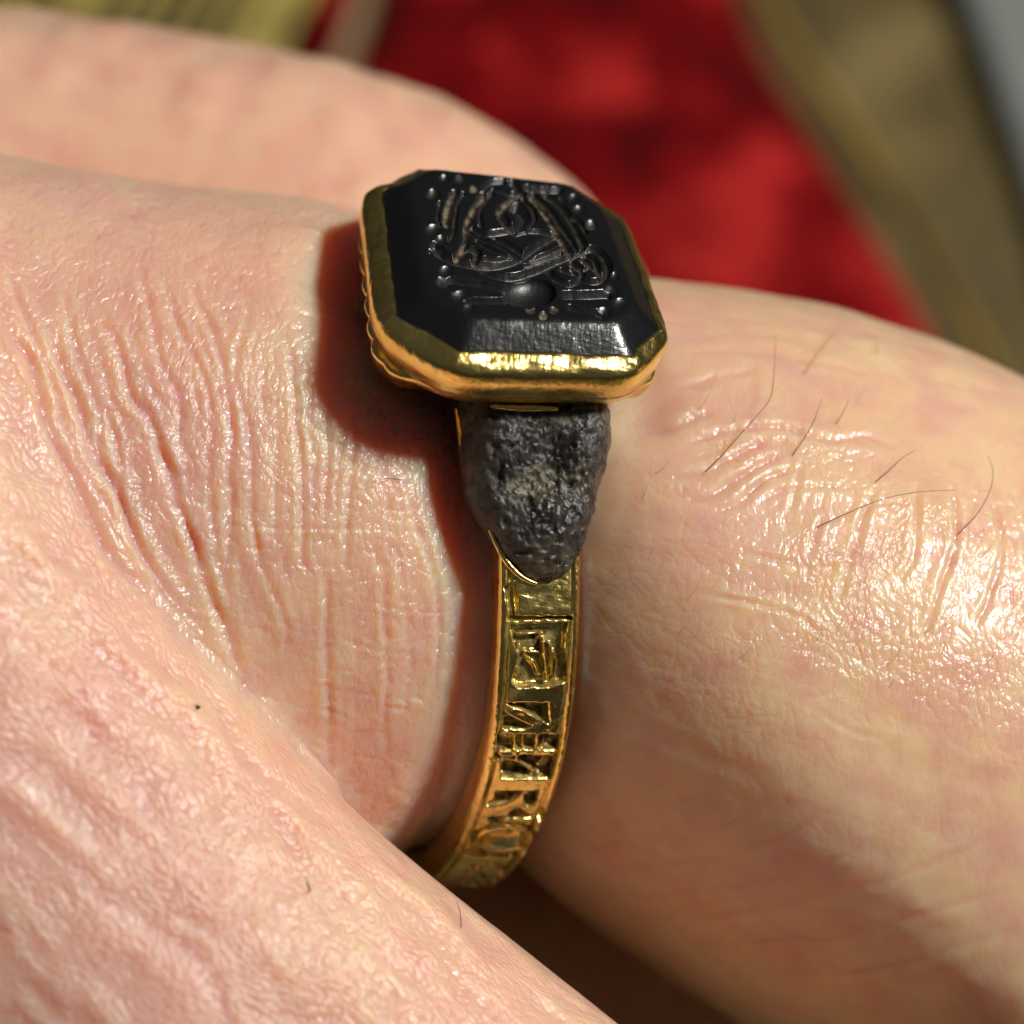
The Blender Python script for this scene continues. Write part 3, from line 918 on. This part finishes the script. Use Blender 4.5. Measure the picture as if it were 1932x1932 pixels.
t_c = np.linspace(-1.80, 0.78 - 2 * math.pi, nc + 2)[1:-1]
TH = np.concatenate([t_f, t_c]); nT = len(TH)
dth = np.abs((TH - TB + math.pi) % (2 * math.pi) - math.pi)
hw = 1.16 + 0.80 * sstep(TB - dth, 0.10, 0.52)
nv = 96
vv = np.linspace(-1, 1, nv)
T2, V2 = np.meshgrid(TH, vv, indexing='ij')
bend = -0.72 * sstep(-((TH - TB + math.pi) % (2 * math.pi) - math.pi + TB), 0.35, 1.45)      # the hoop is bent a little out of true
W2 = V2 * hw[:, None] + bend[:, None]
pbase = ringp(T2.ravel(), np.full(T2.size, R_OUT), W2.ravel())
pb = proj(pbase)
seen = ((pbase - RC - W2.ravel()[:, None] * RA) @ (np.array([0, 0, D]) - RC) > 0) & (T2.ravel() < 0.35) & (T2.ravel() > -1.7)
ii = np.where(seen)[0]
hgt = np.zeros(T2.size)
wall = np.zeros(T2.size)
rough = 0.03 * fbm(pbase * 3.0, 3, 2)
for poly, dp, wl in SUNK:
    sd = in_poly(pb[ii] + 1.2 * np.stack([fbm(pbase[ii] * 5, 8, 2), fbm(pbase[ii] * 5, 18, 2)], 1), poly)
    e = sstep(sd, -1.0, wl)
    hgt[ii] = np.minimum(hgt[ii], -1.45 * dp * e + e * rough[ii])
    wall[ii] = np.maximum(wall[ii], sstep(sd, -1.6, 0.2) * (1 - sstep(sd, 1.2, 4.0)))
base_h = hgt.copy()
for ln, hwid, hh in PROUD:
    d, _ = poly_dist(pb[ii], catmull(ln, 5) if len(ln) > 2 else np.array(ln))
    lift = 1.45 * hh * np.clip(1.4 * (1 - d / (hwid * 1.5)), 0, 1)
    hgt[ii] = np.where(base_h[ii] < -0.01, np.minimum(np.maximum(hgt[ii], base_h[ii] + lift), 0.02), hgt[ii])
# letter-like sunk fields round the hidden part of the hoop
far_ = (~seen) & (T2.ravel() < -1.0)
cell = np.sin(T2.ravel() * 22) * np.sin(W2.ravel() * 5.0)
hgt = np.where(far_ & (np.abs(V2.ravel()) < 0.6), np.where(cell > 0.1, -0.15, 0), hgt)
# border grooves and worn rims
av = np.abs(V2.ravel())
gro = np.exp(-((av - 0.745) / 0.045) ** 2) * np.where(seen, 0.6 + 0.5 * vnoise(pbase * 1.2, 40), 0.6)
hgt -= 0.20 * gro * (T2.ravel() < 0.25)
hgt += 0.05 * np.exp(-((av - 0.86) / 0.06) ** 2) + 0.012 * fbm(pbase * 4, 61, 2)
hgt -= 0.16 * sstep(av, 0.93, 1.0) ** 2
recess = np.clip(-hgt * 3.6 - 0.15, 0, 1) * sstep(1 - av, 0.0, 0.1)
recess = np.clip(0.9 * wall * (0.55 + 0.6 * fbm(pbase * 2.0, 87, 2)) + recess * (0.25 + 0.9 * np.clip(fbm(pbase * 2.3, 77, 2), -0.2, 1)) + 0.9 * gro + 0.18 * sstep(fbm(pbase * 1.6, 79, 3), 0.45, 0.9), 0, 1)
outer = ringp(T2.ravel(), R_OUT + hgt, W2.ravel()).reshape(nT, nv, 3)
ni = 22
prof = []                                          # rest of the section: right side, inside, left side
for f, k_ in ((0.2, 1.0), (0.5, 1.01), (0.8, 0.99)): prof.append((f, k_))
for k_ in np.linspace(0.9, -0.9, 9): prof.append((1.0, k_))
for f, k_ in ((0.8, -0.99), (0.5, -1.01), (0.2, -1.0)): prof.append((f, k_))
rest = np.stack([ringp(TH, R_OUT - 0.16 - f * (R_OUT - 0.16 - R_IN) + 0 * TH, k_ * hw + bend) for f, k_ in prof], 1)
side_n = 0.03 * fbm(rest.reshape(-1, 3) * 2.5, 12, 2).reshape(nT, len(prof))
rest = rest + side_n[..., None] * RA
VB = np.concatenate([outer, rest], 1); nv2 = VB.shape[1]
rc = np.concatenate([recess.reshape(nT, nv), np.zeros((nT, len(prof)))], 1)
make('band', VB.reshape(-1, 3), grid_faces(nT, nv2, wrap_u=True, wrap_v=True)[:, ::-1], M_GOLD, ring, attrs={'recess': rc.ravel()})

# ---- stone
OCT = [on_face(x, y, H) for x, y in ((790, 319), (1078, 351), (1169, 413), (1248, 626), (1190, 674), (865, 667), (745, 599), (716, 362))]
OCT = np.array(OCT)
OC = OCT.mean(0)


def loop(poly, n, smooth):
    """n points round the outline with smoothed outward normals"""
    P_ = np.vstack([poly, poly[:1]])
    sl = np.concatenate([[0], np.cumsum(np.linalg.norm(np.diff(P_, axis=0), axis=1))])
    s = np.linspace(0, sl[-1], n, endpoint=False)
    q = np.stack([np.interp(s, sl, P_[:, i]) for i in (0, 1)], 1)
    tn = np.roll(q, -1, 0) - np.roll(q, 1, 0)
    nn = np.stack([tn[:, 1], -tn[:, 0]], 1); nn /= np.linalg.norm(nn, axis=1)[:, None]
    if ((q - q.mean(0)) * nn).sum() < 0: nn = -nn
    ks = np.exp(-0.5 * (np.arange(-40, 41) / smooth) ** 2); ks /= ks.sum()
    nn = np.stack([np.convolve(np.concatenate([nn[-40:, i], nn[:, i], nn[:40, i]]), ks, 'valid') for i in (0, 1)], 1)
    nn /= np.linalg.norm(nn, axis=1)[:, None]
    return q, nn, s


FACE_UP = 0.62
zi = lambda q: [(775 + .2206 * x, 310 + .2206 * y) for x, y in q]
CUT = [   # carved lines: (line, width, depth, dirt)
    ([(370, 250), (325, 340), (305, 430), (310, 510)], 52, .14, 1), ([(620, 270), (545, 360), (490, 480), (470, 620), (440, 720), (400, 790)], 50, .15, .9),
    ([(930, 245), (810, 330), (765, 400), (800, 480), (880, 570)], 50, .15, .9), ([(900, 370), (960, 440), (925, 530)], 74, .17, .1),
    ([(630, 200), (700, 150), (790, 140)], 46, .11, 0), ([(870, 150), (950, 240)], 50, .13, .3), ([(1000, 200), (1130, 215), (1270, 220)], 46, .12, 0),
    ([(1040, 270), (1150, 400), (1230, 520), (1300, 650), (1390, 780)], 52, .15, .8), ([(1160, 260), (1280, 350), (1400, 520), (1480, 700)], 46, .13, .2),
    ([(530, 530), (650, 585), (800, 575), (890, 560)], 46, .13, 0), ([(500, 560), (680, 650), (830, 710), (960, 800)], 50, .14, 0), ([(960, 800), (1080, 700), (1240, 605)], 55, .15, .1),
    ([(900, 600), (1050, 570), (1230, 600)], 36, .09, 0), ([(720, 620), (860, 690), (970, 770)], 34, .09, 0),
    ([(210, 690), (300, 790), (500, 855), (750, 865), (900, 825), (1010, 770)], 56, .15, .2), ([(580, 880), (750, 950), (900, 960), (1100, 900), (1250, 830), (1400, 770)], 56, .15, .1),
    ([(1400, 770), (1550, 720), (1650, 780), (1690, 880), (1640, 980), (1540, 1000), (1450, 960), (1380, 850)], 46, .14, .15), ([(1160, 890), (1250, 980), (1350, 1025), (1430, 990), (1460, 900), (1380, 840)], 42, .13, .3),
    ([(1470, 820), (1560, 880), (1620, 940)], 36, .1, .4), ([(170, 740), (290, 810)], 34, .1, 0), ([(440, 720), (560, 740), (550, 830)], 44, .13, .4),
    ([(340, 985), (560, 1020), (800, 1065)], 46, .15, .1), ([(480, 1160), (650, 1165), (810, 1165)], 44, .15, 0),
    ([(1320, 1115), (1500, 1115), (1690, 1105)], 58, .17, 0), ([(1370, 1225), (1500, 1250), (1640, 1272)], 42, .14, 0),
]
DOT = [(290, 120, 46, .2, 0), (420, 125, 42, .16, .2), (190, 255, 58, .22, .1), (540, 215, 40, .12, .7), (1390, 285, 44, .18, 0), (1440, 390, 46, .18, 0), (1545, 515, 50, .2, .4), (1270, 330, 50, .15, 0),
       (190, 560, 60, .2, 0), (265, 635, 52, .2, 0), (1740, 950, 36, .15, 0), (295, 915, 62, .18, 0), (285, 1010, 64, .18, .2), (430, 1130, 67, .18, 0), (500, 1225, 48, .14, 0),
       (1710, 1090, 67, .18, 0), (1790, 1185, 59, .16, 0), (1640, 1275, 67, .2, 0), (1020, 1240, 44, .16, .9), (1140, 1290, 42, .16, 1), (1230, 1250, 40, .12, .4)]
for ln, ox, oy in (([(250, 330), (230, 440), (260, 520)], 0, 0), ([(450, 250), (400, 340), (380, 450), (370, 560), (330, 650)], 0, 0), ([(690, 250), (620, 330), (590, 420), (600, 520)], 0, 0),
                   ([(960, 290), (1040, 380), (1060, 470), (1000, 560)], 0, 0), ([(1100, 300), (1200, 400), (1330, 590), (1430, 740)], 0, 0), ([(700, 200), (840, 250), (960, 240)], 0, 0),
                   ([(560, 640), (700, 730), (850, 790)], 0, 0), ([(1030, 820), (1180, 760), (1330, 690)], 0, 0), ([(640, 800), (760, 810), (880, 770)], 0, 0), ([(980, 870), (1130, 820), (1290, 750)], 0, 0),
                   ([(1290, 900), (1400, 930), (1520, 880)], 0, 0), ([(1500, 780), (1580, 830), (1600, 930)], 0, 0), ([(1320, 420), (1440, 480), (1500, 580)], 0, 0), ([(250, 760), (420, 830), (600, 870)], 0, 0)):
    CUT.append((ln, 30, .09, .15))
na, nr_ = 640, 210
q, nn, s_ = loop(OCT, na, 3.0)
rho = np.concatenate([np.linspace(0.0, 1.0, nr_) ** 0.85])
uv = OC + (q[:, None] - OC) * rho[None, :, None]
uvf = uv.reshape(-1, 2)
ed = np.full(len(uvf), 1e9)
for i in range(8):
    a, b = OCT[i], OCT[(i + 1) % 8]
    t_ = (b - a) / np.linalg.norm(b - a); n_ = np.array([t_[1], -t_[0]])
    if (OC - a) @ n_ < 0: n_ = -n_
    ed = -np.log(np.exp(-np.clip(ed, -9, 9) * 14) + np.exp(-np.clip((uvf - a) @ n_, -9, 9) * 14)) / 14            # distance in from the nearest side, softened
bw = 0.78
x_ = np.clip(ed / bw, 0, 3)
hs = FACE_UP * np.minimum(x_, 1.0)
hs = -np.log(np.exp(-15 * FACE_UP * x_) + math.exp(-15 * FACE_UP)) / 15      # soft arris
Pf = RC + uvf[:, :1] * RA + uvf[:, 1:] * BT + (H + FACE_UP) * BN
pf = proj(Pf)
loc = np.stack([(pf[:, 0] - 775) / .2206, (pf[:, 1] - 310) / .2206 * 1.4], 1)          # undo most of the foreshortening
cutd = np.zeros(len(uvf)); dirt = np.zeros(len(uvf))
fl = lambda q: np.array([(x, y * 1.4) for x, y in q], float)
jit = 3 * np.stack([fbm(Pf * 6, 4, 2), fbm(Pf * 6, 14, 2)], 1)
for ln, wd, dp, dr in CUT:
    c = catmull(fl(ln), 6) if len(ln) > 2 else fl(ln)
    d, _ = poly_dist(loc + jit, c)
    g = np.clip(1.35 * (1 - d / (1.0 * wd)), 0, 1)
    cutd = np.maximum(cutd, 1.35 * dp * g); dirt = np.maximum(dirt, 0.75 * dr * sstep(g, 0.3, 0.9))
for x, y, r_, dp, dr in DOT:
    d = np.hypot(loc[:, 0] - x, loc[:, 1] - y * 1.4)
    d = d * (1 + 0.22 * vnoise(Pf * 3.1, int(x) % 37))
    g = np.clip(1 - (d / (1.25 * r_)) ** 2, 0, 1)
    cutd = np.maximum(cutd, 0.55 * dp * g); dirt = np.maximum(dirt, dr * sstep(g, 0.3, 0.8))
dx, dy = (loc[:, 0] - 1010) / 235, (loc[:, 1] - 1095 * 1.4) / 190      # the skull
g = np.sqrt(np.clip(1 - dx ** 2 - dy ** 2, 0, 1))
cutd = np.maximum(cutd, 0.42 * g)
for sx, sy in ((940, 1215), (1060, 1225)):
    cutd -= 0.10 * np.exp(-(((loc[:, 0] - sx) / 40) ** 2 + ((loc[:, 1] - sy * 1.4) / 40) ** 2)) * (g > 0)
cutd = np.maximum(cutd, 0)
inside = sstep(ed, 0.55, 0.85)
hs = hs - cutd * inside + 0.006 * fbm(Pf * 2.5, 21, 3)
VS = (RC + uvf[:, :1] * RA + uvf[:, 1:] * BT + (H + hs)[:, None] * BN).reshape(na, nr_, 3)
sk = VS[:, -1:] - 0.7 * BN
VS = np.concatenate([VS, sk, sk * 0.02 + 0.98 * (RC + OC[0] * RA + OC[1] * BT + (H - 0.7) * BN)], 1)
dd = np.concatenate([(dirt * inside).reshape(na, nr_), np.zeros((na, 2))], 1)
nstone = nr_ + 2
st_o = make('stone', VS.reshape(-1, 3), grid_faces(na, nstone, wrap_u=True), M_STONE, ring, attrs={'dirt': dd.ravel(), 'cut': np.concatenate([(sstep(cutd, 0, 0.06) * inside).reshape(na, nr_), np.zeros((na, 2))], 1).ravel()})
st_o['label'] = 'black octagonal stone carved with a skull, crossbones and monogram'

# ---- bezel: burnished rim, wall, groove and scalloped foot
PROF = [(-.30, -.30), (-.08, .02), (-.03, .070), (.05, .080), (.14, .045), (.25, -.02), (.36, -.095), (.45, -.18), (.52, -.29), (.555, -.44), (.55, -.66), (.49, -.88), (.43, -1.0), (.36, -1.10),
        (.25, -1.17), (.20, -1.24), (.24, -1.31), (.34, -1.36), (.39, -1.45), (.37, -1.58), (.28, -1.80), (.10, -2.05), (-.15, -2.35), (-.6, -2.60), (-1.4, -2.75), (-2.6, -2.80)]
PR = catmull(np.array(PROF), 3)
nb = 480
q, nn, s_ = loop(OCT, nb, 15.0)
NP = len(PR)
ks_ = np.exp(-0.5 * (np.arange(-40, 41) / 8.0) ** 2); ks_ /= ks_.sum()
q_s = np.stack([np.convolve(np.concatenate([q[-40:, i], q[:, i], q[:40, i]]), ks_, 'valid') for i in (0, 1)], 1)
VZ = np.zeros((nb, NP, 3)); rz = np.zeros((nb, NP))
for j, (o_, h_) in enumerate(PR):
    k_ = sstep(np.array(h_), -1.82, -1.95) if False else float(np.clip((-1.3 - h_) / 0.1, 0, 1)) * float(np.clip((h_ + 2.4) / 0.25, 0, 1))
    sc_ = 0.10 * np.abs(np.sin(s_ * 3.3)) * k_
    lipn = 0.06 * vnoise(np.stack([s_ * 2.2, 0 * s_, 0 * s_], 1), 5) * float(np.clip(1 - abs(h_ - 0.03) / 0.25, 0, 1))
    foot = float(np.clip((-1.15 - h_) / 0.2, 0, 1)) * float(np.clip((h_ + 2.5) / 0.3, 0, 1))
    frt = sstep(-nn[:, 1], 0.45, 0.9)
    bk = sstep(nn[:, 1], 0.45, 0.9)
    o_f = o_ if h_ > -0.85 else float(np.interp(-h_, [0.85, 1.2, 1.6, 2.9], [0.50, 0.34, 0.10, -2.6]))
    o_e = o_ * (1 - frt) + o_f * frt
    if o_ > 0: o_e = o_e * (1 - 0.35 * sstep(nn[:, 0], 0.3, 0.9))
    o2 = o_e + sc_ * (1 - frt) * (0.35 + 0.65 * sstep(-nn[:, 0], -0.2, 0.4)) + lipn - 0.0 * foot * frt - 0.06 * bk
    h_v = h_ - 0.22 * bk * float(np.clip((h_ + 0.9) / 0.6, 0, 1))
    kq = float(np.clip(0.15 - h_ / 0.6, 0, 1))
    uv2 = q * (1 - kq) + q_s * kq + o2[:, None] * nn
    VZ[:, j] = RC + uv2[:, :1] * RA + uv2[:, 1:] * BT + (H + h_v)[:, None] * BN
    rz[:, j] = 0.9 * math.exp(-((h_ + 1.24) / 0.08) ** 2) + 0.12 * float(np.clip((-h_ - 1.6) / .6, 0, 1))
VZ = VZ + (0.020 * fbm(VZ.reshape(-1, 3) * 1.9, 33, 3)).reshape(nb, NP, 1) * BN
make('bezel', VZ.reshape(-1, 3), grid_faces(nb, NP, wrap_u=True)[:, ::-1], M_GOLD, ring, attrs={'recess': rz.ravel()})

# ---- dark corroded shoulder and its gold collar
LUMP = [(868, 745), (930, 742), (1045, 738), (1090, 732), (1125, 735), (1147, 762), (1158, 811), (1150, 861), (1139, 902), (1132, 938), (1119, 998), (1099, 1050), (1072, 1090), (1047, 1103), (1016, 1098), (985, 1075), (958, 1042), (919, 982), (888, 926), (878, 866), (872, 810)]
lw = np.array([on_band(x, y, 10.05) for x, y in LUMP]); lw[:, 0] *= 10.0
q, nn, s_ = loop(lw, 260, 4.0)
cen = q.mean(0)
rho = np.linspace(0, 1, 90) ** 0.8
uv = (cen + (q[:, None] - cen) * rho[None, :, None])
f1 = uv.reshape(-1, 2); rr_ = np.tile(rho, 260)
P0 = ringp(f1[:, 0] / 10.0, 10.0, f1[:, 1])
dome = (1 - rr_ ** 5) ** 0.5
dent = np.exp(-(((f1[:, 0] - cen[0] - 0.2) / 1.0) ** 2 + ((f1[:, 1] - cen[1]) / 0.75) ** 2))
hh = 9.35 + dome * (0.92 + 0.92 * sstep(f1[:, 0] / 10.0, 0.24, 0.45) + 0.10 * fbm(P0 * 0.9, 41, 2)) - 0.42 * dent + dome ** 0.4 * (0.07 * fbm(P0 * 2.6, 51, 3) + 0.05 * fbm(P0 * 7.0, 52, 2))
pit = np.clip(vnoise(P0 * 4.6, 63) - 0.45, 0, 1)
bulge = np.exp(-(((f1[:, 0] - cen[0] + 1.45) / 0.75) ** 2 + ((f1[:, 1] - cen[1] - 0.25) / 0.7) ** 2))
hh += 0.28 * bulge * dome
hh -= 0.30 * pit * dome * (1 - 0.8 * bulge)
wv_ = f1[:, 1] + 0.07 * fbm(P0 * 2.2, 43, 3) * rr_ ** 3
VL = ringp(f1[:, 0] / 10.0, hh, wv_).reshape(260, 90, 3)
VL = np.concatenate([VL, ringp(q[:, 0] / 10.0, 8.9 + 0 * s_, q[:, 1] * 0.95)[:, None]], 1)
gl_ = sstep(-(f1[:, 0] - cen[0]), 0.5, 1.5) * sstep(f1[:, 1] - cen[1], -0.7, 0.3)
gl_ = np.concatenate([gl_.reshape(260, 90), np.zeros((260, 1))], 1).ravel()
lo_ = make('shoulder', VL.reshape(-1, 3), grid_faces(260, 91, wrap_u=True), M_LUMP, ring, attrs={'gloss': gl_})
lo_['label'] = 'pitted dark grey corroded shoulder below the bezel'


def ribbon(pts, r0, rad, name):
    c = catmull([ringp(np.array(a_), np.array(r0), np.array(b_)) for a_, b_ in [on_band(x, y, r0) for x, y in pts]], 6)
    n_ = len(c)
    V_, F_ = tube(c, rad * (0.45 + 0.55 * np.sin(np.linspace(0.15, math.pi - 0.15, n_))), 8)
    make(name, V_, F_, M_GOLD, ring, attrs={'recess': np.zeros(len(V_))})


ribbon([(924, 1000), (944, 1040), (966, 1072), (990, 1092), (1014, 1102)], 9.55, .10, 'collar')
ribbon([(861, 772), (866, 800), (870, 830), (878, 868)], 9.62, .10, 'collar')
ribbon([(925, 766), (970, 769), (1010, 770), (1052, 771)], 11.25, .11, 'collar')
